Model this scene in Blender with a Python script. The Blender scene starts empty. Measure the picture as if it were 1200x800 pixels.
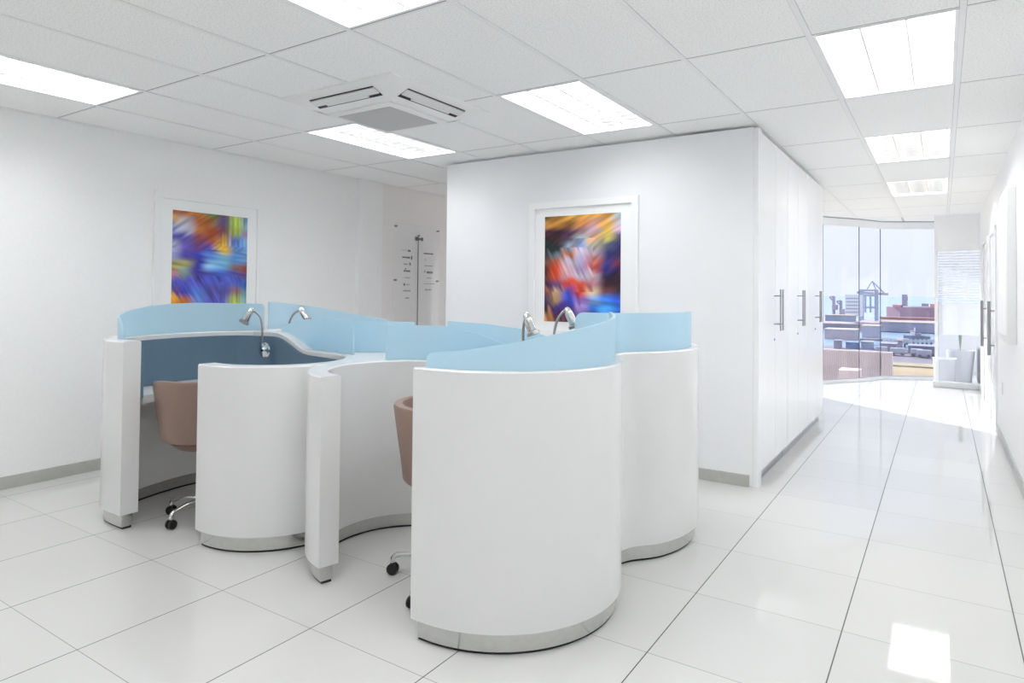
import bpy, bmesh, math, random
from mathutils import Vector, Matrix, noise
random.seed(7)
C = bpy.context.scene.collection
PI = math.pi
rad = math.radians

# ------------------------------------------------------------------ camera numbers
F_PX, CY, YAW, PITCH, ROLL, EYE = 769.4859, 327.0294, 0.5798, 0.02, 0.0091, 1.3686
H = EYE + 1.2227                                   # ceiling height
XL, XR = -5.34, 0.47                               # left and right wall planes
YB = -4.2                                          # wall behind the viewer
YA = 4.862                                         # wall that carries the big picture
_c, _s = math.cos(YAW), math.sin(YAW)
_fwd = Vector((-_s, _c, 0)); _R = Vector((_c, _s, 0)); _U = Vector((0, 0, 1))
FW = _fwd*math.cos(PITCH) + _U*math.sin(PITCH)
_u = _U*math.cos(PITCH) - _fwd*math.sin(PITCH)
RT = _R*math.cos(ROLL) + _u*math.sin(ROLL)
UP = _u*math.cos(ROLL) - _R*math.sin(ROLL)
EYE_P = Vector((0, 0, EYE))

def at(px, py, y):
    """world point at world depth y seen at a photo pixel (used to read positions of the far harbour)"""
    d = FW + RT*((px-600)/F_PX) + UP*((CY-py)/F_PX)
    return EYE_P + d*(y/d.y)

cam = bpy.data.cameras.new('camera')
cam.sensor_width = 36.0
cam.sensor_fit = 'HORIZONTAL'
cam.lens = F_PX/1200*36
cam.shift_y = (CY-400)/1200
cam.clip_start = 0.05
cam.clip_end = 20000
co = bpy.data.objects.new('camera', cam)
M = Matrix((RT, UP, -FW)).transposed().to_4x4()
M.translation = EYE_P
co.matrix_world = M
C.objects.link(co)
bpy.context.scene.camera = co

# ------------------------------------------------------------------ materials
def lin(c):
    return tuple(((v/255)/12.92 if v/255 <= .04045 else ((v/255+.055)/1.055)**2.4) for v in c)

def mat(name, col, rough=.5, metal=0., spec=.5, coat=0., lin_in=False):
    m = bpy.data.materials.new(name); m.use_nodes = True
    b = m.node_tree.nodes['Principled BSDF']
    c = col if lin_in else lin(col)
    b.inputs['Base Color'].default_value = (*c, 1)
    b.inputs['Roughness'].default_value = rough
    b.inputs['Metallic'].default_value = metal
    b.inputs['Specular IOR Level'].default_value = spec
    b.inputs['Coat Weight'].default_value = coat
    b.inputs['Coat Roughness'].default_value = .05
    return m

def nodes(m): return m.node_tree.nodes, m.node_tree.links

def add_noise(m, scale, amount, detail=3, bump=0., coord='Object'):
    """small procedural variation of base colour (and optional bump)"""
    N, L = nodes(m); b = N['Principled BSDF']
    col = b.inputs['Base Color'].default_value[:]
    tc = N.new('ShaderNodeTexCoord'); nz = N.new('ShaderNodeTexNoise')
    nz.inputs['Scale'].default_value = scale; nz.inputs['Detail'].default_value = detail
    L.new(tc.outputs[coord], nz.inputs['Vector'])
    rp = N.new('ShaderNodeValToRGB')
    rp.color_ramp.elements[0].position = .35; rp.color_ramp.elements[1].position = .65
    rp.color_ramp.elements[0].color = tuple(max(0, v*(1-amount)) for v in col[:3])+(1,)
    rp.color_ramp.elements[1].color = tuple(min(1, v*(1+amount)) for v in col[:3])+(1,)
    L.new(nz.outputs['Fac'], rp.inputs['Fac']); L.new(rp.outputs['Color'], b.inputs['Base Color'])
    if bump:
        bp = N.new('ShaderNodeBump'); bp.inputs['Strength'].default_value = bump; bp.inputs['Distance'].default_value = .002
        L.new(nz.outputs['Fac'], bp.inputs['Height']); L.new(bp.outputs['Normal'], b.inputs['Normal'])
    return m

wall_m = add_noise(mat('wall_paint', (243, 243, 243), .6), 60, .01, bump=.05)
warm_wall_m = add_noise(mat('corner_wall_paint', (240, 237, 236), .6), 60, .01)
shell_m = add_noise(mat('white_laminate', (224, 224, 224), .22, spec=.5), 2.0, .006)
cup_m = add_noise(mat('cupboard_lacquer', (240, 241, 243), .2), 3.0, .006)
chrome_m = add_noise(mat('brushed_steel', (205, 205, 203), .16, 1.), 30, .03)
bright_chrome = mat('chrome', (225, 225, 225), .08, 1.)
satin_m = mat('satin_steel', (165, 166, 168), .3, 1.)
skirt_m = add_noise(mat('grey_skirting', (182, 183, 178), .35), 12, .04)
dark_m = mat('black_rubber_and_gap_shade', (18, 18, 18), .5)
black_gap = mat('black_shadow_gap_trim', (30, 30, 32), .6)
teal_m = add_noise(mat('teal_fabric', (98, 122, 141), .9, spec=.2), 400, .08, bump=.1)
brown_m = add_noise(mat('taupe_leather', (140, 117, 106), .45, spec=.4), 180, .04, bump=.1)
brown_in = add_noise(mat('taupe_leather_inside', (132, 110, 100), .5, spec=.4), 180, .04)
frame_m = mat('white_frame', (242, 242, 242), .35)
matb_m = mat('mount_board', (244, 244, 244), .75)
light_frame = mat('white_enamel', (240, 240, 240), .35)
louvre_m = mat('louvre_aluminium', (240, 240, 240), .26, 1.)
ac_m = mat('air_con_plastic', (240, 240, 239), .4)
vane_m = mat('air_con_vane', (225, 225, 224), .4)

def emit(name, col, strength):
    m = bpy.data.materials.new(name); m.use_nodes = True
    N, L = nodes(m); N.remove(N['Principled BSDF'])
    e = N.new('ShaderNodeEmission'); e.inputs['Color'].default_value = (*col, 1); e.inputs['Strength'].default_value = strength
    L.new(e.outputs[0], N['Material Output'].inputs['Surface'])
    return m
LAMP = 9.0
tube_m = emit('fluorescent_light', (.985, .99, 1.0), LAMP)

def line_mask(N, L, sock, origin, period, width):
    """1 on a joint line of a given width that repeats every period"""
    a = N.new('ShaderNodeMath'); a.operation = 'SUBTRACT'; L.new(sock, a.inputs[0]); a.inputs[1].default_value = origin
    d = N.new('ShaderNodeMath'); d.operation = 'DIVIDE'; L.new(a.outputs[0], d.inputs[0]); d.inputs[1].default_value = period
    r = N.new('ShaderNodeMath'); r.operation = 'ROUND'; L.new(d.outputs[0], r.inputs[0])
    s = N.new('ShaderNodeMath'); s.operation = 'SUBTRACT'; L.new(d.outputs[0], s.inputs[0]); L.new(r.outputs[0], s.inputs[1])
    ab = N.new('ShaderNodeMath'); ab.operation = 'ABSOLUTE'; L.new(s.outputs[0], ab.inputs[0])
    lt = N.new('ShaderNodeMath'); lt.operation = 'LESS_THAN'; L.new(ab.outputs[0], lt.inputs[0]); lt.inputs[1].default_value = width/period/2
    return lt.outputs[0]

def floor_material():
    m = mat('polished_porcelain', (234, 233, 230), .04, spec=.55)
    N, L = nodes(m); b = N['Principled BSDF']
    g = N.new('ShaderNodeNewGeometry'); sp = N.new('ShaderNodeSeparateXYZ'); L.new(g.outputs['Position'], sp.inputs[0])
    mx = line_mask(N, L, sp.outputs['X'], -5.1466, .6, .0045)
    my = line_mask(N, L, sp.outputs['Y'], 1.8089, .6, .003)
    # faint tone difference from tile to tile
    def cell(sock, o):
        a = N.new('ShaderNodeMath'); a.operation = 'SUBTRACT'; L.new(sock, a.inputs[0]); a.inputs[1].default_value = o
        d = N.new('ShaderNodeMath'); d.operation = 'DIVIDE'; L.new(a.outputs[0], d.inputs[0]); d.inputs[1].default_value = .6
        f = N.new('ShaderNodeMath'); f.operation = 'FLOOR'; L.new(d.outputs[0], f.inputs[0]); return f.outputs[0]
    cb = N.new('ShaderNodeCombineXYZ'); L.new(cell(sp.outputs['X'], -5.1466), cb.inputs[0]); L.new(cell(sp.outputs['Y'], 1.8089), cb.inputs[1])
    wn = N.new('ShaderNodeTexWhiteNoise'); wn.noise_dimensions = '3D'; L.new(cb.outputs[0], wn.inputs['Vector'])
    base = N.new('ShaderNodeMix'); base.data_type = 'RGBA'
    base.inputs['A'].default_value = (*lin((207, 207, 205)), 1); base.inputs['B'].default_value = (*lin((212, 212, 209)), 1)
    L.new(wn.outputs['Value'], base.inputs['Factor'])
    m1 = N.new('ShaderNodeMix'); m1.data_type = 'RGBA'; L.new(my, m1.inputs['Factor']); L.new(base.outputs['Result'], m1.inputs['A'])
    m1.inputs['B'].default_value = (*lin((128, 127, 124)), 1)
    m2 = N.new('ShaderNodeMix'); m2.data_type = 'RGBA'; L.new(mx, m2.inputs['Factor']); L.new(m1.outputs['Result'], m2.inputs['A'])
    m2.inputs['B'].default_value = (*lin((66, 66, 66)), 1)
    L.new(m2.outputs['Result'], b.inputs['Base Color'])
    mxm = N.new('ShaderNodeMath'); mxm.operation = 'MAXIMUM'; L.new(mx, mxm.inputs[0]); L.new(my, mxm.inputs[1])
    ro = N.new('ShaderNodeMath'); ro.operation = 'MULTIPLY_ADD'; L.new(mxm.outputs[0], ro.inputs[0]); ro.inputs[1].default_value = .5; ro.inputs[2].default_value = .04
    L.new(ro.outputs[0], b.inputs['Roughness'])
    return m
floor_m = floor_material()

def ceiling_material():
    m = mat('mineral_fibre_tile', (244, 244, 243), .9, spec=.15)
    N, L = nodes(m); b = N['Principled BSDF']
    g = N.new('ShaderNodeNewGeometry'); sp = N.new('ShaderNodeSeparateXYZ'); L.new(g.outputs['Position'], sp.inputs[0])
    my = line_mask(N, L, sp.outputs['Y'], 2.1311, 1.2, .007)
    my2 = line_mask(N, L, sp.outputs['Y'], 2.1311+.012, 1.2, .016)
    mx = line_mask(N, L, sp.outputs['X'], -4.7211, .6, .03)
    n1 = N.new('ShaderNodeTexNoise'); n1.inputs['Scale'].default_value = 120; n1.inputs['Detail'].default_value = 4; n1.inputs['Roughness'].default_value = .7
    L.new(g.outputs['Position'], n1.inputs['Vector'])
    rp = N.new('ShaderNodeValToRGB'); e = rp.color_ramp.elements
    e[0].position = .34; e[0].color = (*lin((226, 226, 226)), 1); e[1].position = .52; e[1].color = (*lin((251, 251, 250)), 1)
    L.new(n1.outputs['Fac'], rp.inputs['Fac'])
    a = N.new('ShaderNodeMix'); a.data_type = 'RGBA'; L.new(mx, a.inputs['Factor']); L.new(rp.outputs['Color'], a.inputs['A']); a.inputs['B'].default_value = (*lin((205, 205, 205)), 1)
    a2 = N.new('ShaderNodeMix'); a2.data_type = 'RGBA'; L.new(my2, a2.inputs['Factor']); L.new(a.outputs['Result'], a2.inputs['A']); a2.inputs['B'].default_value = (*lin((238, 238, 238)), 1)
    c2 = N.new('ShaderNodeMix'); c2.data_type = 'RGBA'; L.new(my, c2.inputs['Factor']); L.new(a2.outputs['Result'], c2.inputs['A']); c2.inputs['B'].default_value = (*lin((150, 150, 150)), 1)
    L.new(c2.outputs['Result'], b.inputs['Base Color'])
    bp = N.new('ShaderNodeBump'); bp.inputs['Strength'].default_value = .12; bp.inputs['Distance'].default_value = .003
    L.new(n1.outputs['Fac'], bp.inputs['Height']); L.new(bp.outputs['Normal'], b.inputs['Normal'])
    return m
ceil_m = ceiling_material()

def frosted(name, col, see=.12, transl=.5):
    m = bpy.data.materials.new(name); m.use_nodes = True
    N, L = nodes(m); N.remove(N['Principled BSDF'])
    c = (*lin(col), 1)
    d = N.new('ShaderNodeBsdfDiffuse'); d.inputs['Color'].default_value = c
    t = N.new('ShaderNodeBsdfTranslucent'); t.inputs['Color'].default_value = c
    tr = N.new('ShaderNodeBsdfTransparent'); tr.inputs['Color'].default_value = (*lin(tuple(min(255, v+20) for v in col)), 1)
    gl = N.new('ShaderNodeBsdfGlossy'); gl.inputs['Roughness'].default_value = .35
    lw = N.new('ShaderNodeLayerWeight'); pw = N.new('ShaderNodeMath'); pw.operation = 'POWER'; L.new(lw.outputs['Facing'], pw.inputs[0]); pw.inputs[1].default_value = 5
    fr = N.new('ShaderNodeMath'); fr.operation = 'MULTIPLY_ADD'; L.new(pw.outputs[0], fr.inputs[0]); fr.inputs[1].default_value = .35; fr.inputs[2].default_value = .02
    m1 = N.new('ShaderNodeMixShader'); m1.inputs[0].default_value = transl; L.new(d.outputs[0], m1.inputs[1]); L.new(t.outputs[0], m1.inputs[2])
    m2 = N.new('ShaderNodeMixShader'); m2.inputs[0].default_value = see; L.new(m1.outputs[0], m2.inputs[1]); L.new(tr.outputs[0], m2.inputs[2])
    m3 = N.new('ShaderNodeMixShader'); L.new(fr.outputs[0], m3.inputs[0]); L.new(m2.outputs[0], m3.inputs[1]); L.new(gl.outputs[0], m3.inputs[2])
    L.new(m3.outputs[0], N['Material Output'].inputs['Surface'])
    return m
blue_glass = frosted('blue_frosted_glass', (214, 236, 248), .18, .5)
film_m = frosted('frosted_film', (240, 241, 242), .35, .5)

def clear_glass(name, tint=(1, 1, 1), refl=1.0):
    m = bpy.data.materials.new(name); m.use_nodes = True
    N, L = nodes(m); N.remove(N['Principled BSDF'])
    tr = N.new('ShaderNodeBsdfTransparent'); tr.inputs['Color'].default_value = (*tint, 1)
    gl = N.new('ShaderNodeBsdfGlossy'); gl.inputs['Roughness'].default_value = .01
    lw = N.new('ShaderNodeLayerWeight'); pw = N.new('ShaderNodeMath'); pw.operation = 'POWER'; L.new(lw.outputs['Facing'], pw.inputs[0]); pw.inputs[1].default_value = 5
    fr = N.new('ShaderNodeMath'); fr.operation = 'MULTIPLY_ADD'; L.new(pw.outputs[0], fr.inputs[0]); fr.inputs[1].default_value = .6; fr.inputs[2].default_value = .04
    mu = N.new('ShaderNodeMath'); mu.operation = 'MULTIPLY'; L.new(fr.outputs[0], mu.inputs[0]); mu.inputs[1].default_value = refl
    mx = N.new('ShaderNodeMixShader'); L.new(mu.outputs[0], mx.inputs[0]); L.new(tr.outputs[0], mx.inputs[1]); L.new(gl.outputs[0], mx.inputs[2])
    L.new(mx.outputs[0], N['Material Output'].inputs['Surface'])
    return m
glass_m = clear_glass('window_glass', (.97, .98, 1.0))
perspex_m = clear_glass('perspex', (.99, .99, .99))

# ------------------------------------------------------------------ mesh helpers
def link_mesh(name, bm, m, parent=None, smooth=None):
    me = bpy.data.meshes.new(name)
    bmesh.ops.recalc_face_normals(bm, faces=bm.faces)
    bm.to_mesh(me); bm.free()
    if isinstance(m, (list, tuple)):
        for k in m: me.materials.append(k)
    else: me.materials.append(m)
    if smooth is not None:
        for p in me.polygons: p.use_smooth = True
        me.set_sharp_from_angle(angle=rad(smooth))
    o = bpy.data.objects.new(name, me); C.objects.link(o)
    if parent is not None: o.parent = parent
    return o

def tag(o, label=None, cat=None, group=None, kind=None):
    if label: o['label'] = label
    if cat: o['category'] = cat
    if group: o['group'] = group
    if kind: o['kind'] = kind
    return o

def thing(name, label, cat, loc=(0, 0, 0), rz=0., group=None):
    o = bpy.data.objects.new(name, None); o.empty_display_size = .1
    o.location = loc; o.rotation_euler = (0, 0, rz); C.objects.link(o)
    return tag(o, label, cat, group)

def add_box(bm, x0, x1, y0, y1, z0, z1, bevel=0., mi=0):
    r = bmesh.ops.create_cube(bm, size=1)
    vs = r['verts']
    for v in vs:
        v.co = Vector(((x0+x1)/2+v.co.x*(x1-x0), (y0+y1)/2+v.co.y*(y1-y0), (z0+z1)/2+v.co.z*(z1-z0)))
    fs = {f for v in vs for f in v.link_faces}
    for f in fs: f.material_index = mi
    if bevel:
        es = list({e for v in vs for e in v.link_edges})
        bmesh.ops.bevel(bm, geom=es, offset=bevel, segments=2, profile=.5, affect='EDGES')
    return bm

def box(*a, **k): return add_box(bmesh.new(), *a, **k)

def add_tube(bm, pts, r, seg=12, cap=True):
    """round bar swept along points; r a number or one per point"""
    pts = [Vector(p) for p in pts]
    rs = r if isinstance(r, (list, tuple)) else [r]*len(pts)
    rings = []; prev = None
    for i, p in enumerate(pts):
        t = (pts[min(i+1, len(pts)-1)]-pts[max(i-1, 0)]).normalized()
        if prev is None:
            a = t.orthogonal().normalized()
        else:
            a = (prev - t*prev.dot(t)).normalized()
        prev = a; b = t.cross(a)
        rings.append([bm.verts.new(p+(a*math.cos(2*PI*k/seg)+b*math.sin(2*PI*k/seg))*rs[i]) for k in range(seg)])
    for A, B in zip(rings, rings[1:]):
        for k in range(seg): bm.faces.new((A[k], A[(k+1) % seg], B[(k+1) % seg], B[k]))
    if cap:
        bm.faces.new(list(reversed(rings[0]))); bm.faces.new(rings[-1])
    return bm

def add_lathe(bm, prof, seg=32, origin=(0, 0, 0), axis=None):
    """(radius, height) profile turned about z (or about an axis vector)"""
    o = Vector(origin); q = Vector((0, 0, 1)).rotation_difference(Vector(axis)) if axis is not None else None
    rings = []
    for r, z in prof:
        ring = []
        for k in range(seg):
            v = Vector((r*math.cos(2*PI*k/seg), r*math.sin(2*PI*k/seg), z))
            if q: v = q @ v
            ring.append(bm.verts.new(o+v))
        rings.append(ring)
    for A, B in zip(rings, rings[1:]):
        for k in range(seg): bm.faces.new((A[k], A[(k+1) % seg], B[(k+1) % seg], B[k]))
    bm.faces.new(rings[0]); bm.faces.new(rings[-1])
    return bm

def add_prism(bm, poly, z0, z1):
    a = [bm.verts.new((x, y, z0)) for x, y in poly]; b = [bm.verts.new((x, y, z1)) for x, y in poly]
    n = len(poly)
    for k in range(n): bm.faces.new((a[k], a[(k+1) % n], b[(k+1) % n], b[k]))
    bm.faces.new(a); bm.faces.new(b)
    return bm

def catmull(P, n=8):
    out = []
    for i in range(len(P)-1):
        p0 = P[max(i-1, 0)]; p1 = P[i]; p2 = P[i+1]; p3 = P[min(i+2, len(P)-1)]
        for k in range(n):
            t = k/n
            out.append(tuple(.5*((2*b)+(-a+c)*t+(2*a-5*b+4*c-d)*t*t+(-a+3*b-3*c+d)*t**3) for a, b, c, d in zip(p0, p1, p2, p3)))
    out.append(tuple(P[-1]))
    return out

def resample(P, step=.02):
    d = [0.]
    for a, b in zip(P, P[1:]): d.append(d[-1]+math.dist(a, b))
    n = max(2, int(d[-1]/step)); out = []; j = 0
    for i in range(n+1):
        s = d[-1]*i/n
        while j < len(d)-2 and d[j+1] < s: j += 1
        t = (s-d[j])/max(1e-9, d[j+1]-d[j])
        out.append(tuple(a+(b-a)*t for a, b in zip(P[j], P[j+1])))
    return out

def smooth_path(P, it=6):
    P = [list(p) for p in P]
    for _ in range(it):
        Q = [P[0]]+[[(a[k]+2*b[k]+c[k])/4 for k in range(len(b))] for a, b, c in zip(P, P[1:], P[2:])]+[P[-1]]
        P = Q
    return [tuple(p) for p in P]

def normals(P):
    out = []
    for i in range(len(P)):
        a = P[max(i-1, 0)]; b = P[min(i+1, len(P)-1)]
        dx, dy = b[0]-a[0], b[1]-a[1]; l = math.hypot(dx, dy) or 1
        out.append((-dy/l, dx/l))                    # left of the direction of travel
    return out

def ribbon(P, left, right, z0, z1, bevel=.004):
    """upright band along plan points P (x, y, top); left/right offsets; z1 a number or None to use P's own top"""
    bm = bmesh.new(); N = normals(P); rings = []
    for p, n in zip(P, N):
        top = p[2] if z1 is None else z1
        base = z0(p) if callable(z0) else z0
        pr = [(left, base), (left, top-bevel), (left-bevel, top), (right+bevel, top), (right, top-bevel), (right, base)]
        rings.append([bm.verts.new((p[0]+n[0]*o, p[1]+n[1]*o, z)) for o, z in pr])
    for A, B in zip(rings, rings[1:]):
        for k in range(6): bm.faces.new((A[k], A[(k+1) % 6], B[(k+1) % 6], B[k]))
    bm.faces.new(rings[0]); bm.faces.new(rings[-1])
    return bm

# ------------------------------------------------------------------ room shell
def struct(name, bm, m, smooth=None, parent=None):
    o = link_mesh(name, bm, m, parent, smooth)
    if parent is None: o['kind'] = 'structure'
    return o

YE = 13.0
bm = bmesh.new()
add_prism(bm, [(XL-.2, YB-.2), (XR+.12, YB-.2), (XR+.12, 12.05), (.9, 12.05), (.9, 14.2), (-.08, 14.2), (-.08, 12.82), (-.85, 12.4), (-1.11, 11.85), (-1.55, 11.2), (-2.2, 10.42), (XL-.2, 10.42)], -.15, 0)
struct('floor', bm, floor_m)

GX0, GY0 = -4.7211, 2.1311
LIGHTS = [(-4.7211, GY0-1.2), (-2.3211, GY0-1.2), (-4.1211, GY0+1.2), (-2.3211, GY0+1.2), (-.5211, GY0+1.2), (-.5211, GY0+3.6), (-.5211, GY0+6.0)]
ADDED_LIGHTS = [(-.5211, GY0-1.2), (-.5211, GY0-3.6), (-2.3211, GY0-3.6), (-4.7211, GY0-3.6), (-4.7211, GY0+6.0)]  # unseen lights added to brighten the room and the passage
LIGHTS = [(x, y if y < 5 else y-.03) for x, y in LIGHTS]
HO = .012
holes = [(x+HO, x+.6-HO, y+HO, y+1.2-HO) for x, y in LIGHTS+ADDED_LIGHTS]
xs = sorted({round(v, 4) for h in holes for v in h[:2]} | {XL-.2, XR+.12, .9})
ys = sorted({round(v, 4) for h in holes for v in h[2:]} | {YB-.2, 10.42})
bm = bmesh.new()
for xa, xb in zip(xs, xs[1:]):
    for ya, yb in zip(ys, ys[1:]):
        mx_, my_ = (xa+xb)/2, (ya+yb)/2
        if any(h[0] < mx_ < h[1] and h[2] < my_ < h[3] for h in holes): continue
        if my_ > 10.42 or mx_ > XR+.12: continue
        v = [bm.verts.new(p) for p in ((xa, ya, H), (xb, ya, H), (xb, yb, H), (xa, yb, H))]
        bm.faces.new(v)
bmesh.ops.remove_doubles(bm, verts=bm.verts, dist=1e-5)
r = bmesh.ops.extrude_face_region(bm, geom=list(bm.faces))
for v in [g for g in r['geom'] if isinstance(g, bmesh.types.BMVert)]: v.co.z += .02
add_prism(bm, [(-2.2, 10.42), (XR+.12, 10.42), (XR+.12, 12.0), (1.0, 12.0), (1.0, 14.2), (-.08, 14.2), (-.08, 12.82), (-.85, 12.4), (-1.11, 11.85), (-1.55, 11.2)], H, H+.02)
struct('ceiling', bm, ceil_m)
# exposed T bars that run down the room
bm = bmesh.new()
for i in range(-1, 10):
    x = GX0+.6*i
    if XL < x < XR: add_box(bm, x-.012, x+.012, YB, 10.42 if x < -2.2 else (11.1 if x < -1.6 else (11.8 if x < -1.1 else 11.85)), H-.004, H-.0003)
struct('trim_1', bm, light_frame)

LW = XL
bm = box(LW-.15, LW, YB, 5.04, 0, H); struct('wall_left', bm, wall_m)
bm = box(LW-.15, LW+.05, 5.04, 5.40, 0, H, bevel=.006); struct('wall_left_pilaster', bm, wall_m, 30)
bm = box(LW-.15, LW, 5.40, 10.42, 0, H); struct('wall_left_alcove', bm, warm_wall_m)
struct('wall_rear', box(LW-.15, XR+.12, YB-.15, YB, 0, H), wall_m)
struct('wall_right', box(XR, XR+.12, YB, 8.24, 0, H), wall_m)
struct('wall_right_far', box(XR, XR+.12, 9.28, 9.72, 0, H), wall_m)
struct('wall_right_end', box(XR, XR+.12, 10.68, 11.86, 0, H), wall_m)
bm = box(XR, XR+.12, 8.24, 9.28, 2.1, H); struct('wall_right_lintel', bm, wall_m)
bm = box(XR, XR+.12, 9.72, 10.68, 2.1, H); struct('wall_right_lintel_far', bm, wall_m)
CE = 7.90                                           # far end of the cupboards
struct('wall_back', box(-3.93, -1.125, YA, YA+.09, 0, H-.022), cup_m)
struct('wall_back_return', box(-3.93, -3.84, YA+.09, CE, 0, H-.022), wall_m)
struct('wall_corridor', box(-2.35, -2.22, CE, 10.42, 0, H), wall_m)
struct('window_6', box(LW+.05, -2.40, 10.35, 10.36, .05, 2.47), glass_m)  # unseen glazing added so daylight brightens the alcove
struct('trim_13', box(LW, -2.35, 10.3, 10.42, 2.47, H-.001), light_frame)
struct('trim_14', box(LW, -2.35, 10.3, 10.42, .0005, .05), light_frame)
# skirtings
struct('baseboard_left', box(LW, LW+.012, YB, 5.04, 0, .085), skirt_m)
struct('baseboard_left_alcove', box(LW, LW+.012, 5.40, 10.3, 0, .085), skirt_m)
struct('baseboard_back', box(-3.93, -1.15, YA-.012, YA, 0, .085, bevel=.002), skirt_m)
struct('baseboard_right', box(XR-.012, XR, YB, 8.24, 0, .085), skirt_m)
struct('baseboard_right_far', box(XR-.012, XR, 10.75, 11.86, 0, .085), skirt_m)

# ------------------------------------------------------------------ cupboards in the corridor
def cupboard(y0, y1, label):
    t = thing('cupboard', label, 'cupboard', (-1.40, (y0+y1)/2, 0), 0, 'tall white cupboards in the corridor')
    ox, oy = 1.40, -(y0+y1)/2
    bm = box(-1.68, -1.115, y0, y1, .09, H-.03); bm.transform(Matrix.Translation((ox, oy, 0)))
    link_mesh('body', bm, cup_m, t)
    bm = box(-1.66, -1.135, y0+.002, y1-.002, 0, .09); bm.transform(Matrix.Translation((ox, oy, 0)))
    link_mesh('plinth', bm, satin_m, t)
    ym = (y0+y1)/2
    for a, b, sgn in ((y0, ym, 1), (ym, y1, -1)):
        bm = box(-1.113, -1.092, a+.003, b-.003, .10, H-.045, bevel=.002); bm.transform(Matrix.Translation((ox, oy, 0)))
        d = link_mesh('door', bm, cup_m, t)
        hy = (b-.045) if sgn > 0 else (a+.045)
        bm = bmesh.new()
        add_tube(bm, [(-1.045, hy, 1.09), (-1.045, hy, 1.41)], .006)
        for z in (1.14, 1.36): add_tube(bm, [(-1.0921, hy, z), (-1.045, hy, z)], .005)
        bm.transform(Matrix.Translation((ox, oy, 0)))
        link_mesh('handle', bm, satin_m, d, 40)
        if sgn > 0:
            bm = bmesh.new(); add_lathe(bm, [(.009, 0), (.009, .006)], 14, (-1.092, b-.04, 1.02), (1, 0, 0))
            bm.transform(Matrix.Translation((ox, oy, 0)))
            link_mesh('lock', bm, satin_m, d, 40)
    return t
cupboard(4.955, 5.925, 'tall white double-door cupboard nearest the picture wall, first along the corridor')
cupboard(5.93, 6.92, 'tall white double-door cupboard in the middle of the corridor row')
cupboard(6.925, CE, 'tall white double-door cupboard nearest the harbour window')
struct('trim_2', box(-1.124, -1.088, YA-.002, YA+.088, 0, H-.03, bevel=.002), cup_m)        # end panel edge

# ------------------------------------------------------------------ glazed corner and partition at the corridor end
WP = [(-2.2, 10.42), (-1.55, 11.2), (-1.11, 11.85), (-.85, 12.40), (-.08, 12.82)]
k = 0
for (xa, ya), (xb, yb) in zip(WP, WP[1:]):
    k += 1
    l = math.hypot(xb-xa, yb-ya); nx, ny = -(yb-ya)/l*.005, (xb-xa)/l*.005
    e = .004
    ux, uy = (xb-xa)/l*e, (yb-ya)/l*e
    bm = bmesh.new()
    add_prism(bm, [(xa+ux-nx, ya+uy-ny), (xb-ux-nx, yb-uy-ny), (xb-ux+nx, yb-uy+ny), (xa+ux+nx, ya+uy+ny)], .05, 2.47)
    struct('window_%d' % k, bm, glass_m)
P = [(x, y, 0) for x, y in WP]
struct('trim_3', ribbon(P, .03, -.05, 2.47, H-.012, .004), light_frame)
struct('trim_4', ribbon(P, .03, -.05, .0005, .05, .004), light_frame)
struct('trim_5', ribbon(P, .02, -.035, .05, .058, .002), satin_m)
struct('trim_6', ribbon(P, .028, -.052, H-.0118, H-.0008, .002), satin_m)
seal = mat('dark_glazing_seal', (70, 74, 84), .5)
for n_, (x, y) in enumerate(WP[1:4]):
    bm = bmesh.new(); add_tube(bm, [(x, y, .058), (x, y, 2.47)], .006, 8); struct('trim_%d' % (7+n_), bm, seal, 40)
struct('wall_far', box(-.095, XR+.12, 11.86, 11.95, 2.05, H), wall_m)
struct('window_7', box(-.075, -.065, 11.96, 14.2, .0, H-.001), glass_m)  # glass added in place of a wall to let sun brighten this room
struct('trim_10', box(-.095, -.05, 11.86, 11.95, .085, 2.05, bevel=.003), light_frame)
struct('trim_11', box(.50, XR+.12, 11.86, 11.95, .085, 2.05, bevel=.003), light_frame)
struct('trim_12', box(-.12, XR+.12, 11.80, 11.97, 0.0005, .085, bevel=.004), shell_m)
struct('wall_far_side', box(.9, 1.0, 12.0, 14.2, 0, H), wall_m)
struct('wall_far_end', box(-.05, .9, 14.2, 14.3, 0, 1.15), wall_m)
struct('window_5', box(-.05, .55, 11.902, 11.91, .085, 2.05), glass_m)
bm = bmesh.new()
for i in range(19):
    z = 1.27+i*.041
    add_box(bm, -.045, .498, 11.898, 11.9015, z, z+.016+.012*(i < 7))
add_box(bm, -.045, .498, 11.898, 11.9015, .79, 1.262)
o = struct('frosted_film', bm, film_m, None); o['kind'] = 'structure'
# things standing in the glazed room
t = thing('plant_pot', 'white pot with a pale leafy plant behind the frosted partition', 'plant', (.24, 12.62, 0))
bm = bmesh.new(); add_lathe(bm, [(.13, 0), (.15, .02), (.19, .50), (.185, .52), (.165, .52), (.16, .47)], 28)
link_mesh('pot', bm, shell_m, t, 40)
leaf_m = mat('pale_leaf', (150, 168, 150), .5)
bm = bmesh.new()
for i in range(11):
    a = i*2.4; r_ = .16+.05*(i % 3); z0 = .95+.05*(i % 4)
    ca, sa = math.cos(a), math.sin(a)
    pts = [(0, 0, .5), (ca*.03, sa*.03, z0-.05), (ca*r_*.6, sa*r_*.6, z0+.1), (ca*r_, sa*r_, z0+.03)]
    add_tube(bm, pts, [.004, .006, .022, .003], 6)
link_mesh('foliage', bm, leaf_m, t, 60)
t = thing('paper_bin', 'tall white bin on the floor behind the clear lower glass', 'bin', (.03, 12.22, 0))
bm = bmesh.new(); add_lathe(bm, [(.13, 0.0), (.135, .01), (.155, .40), (.15, .40), (.13, .03)], 28)
link_mesh('bin_body', bm, shell_m, t, 40)
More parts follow.
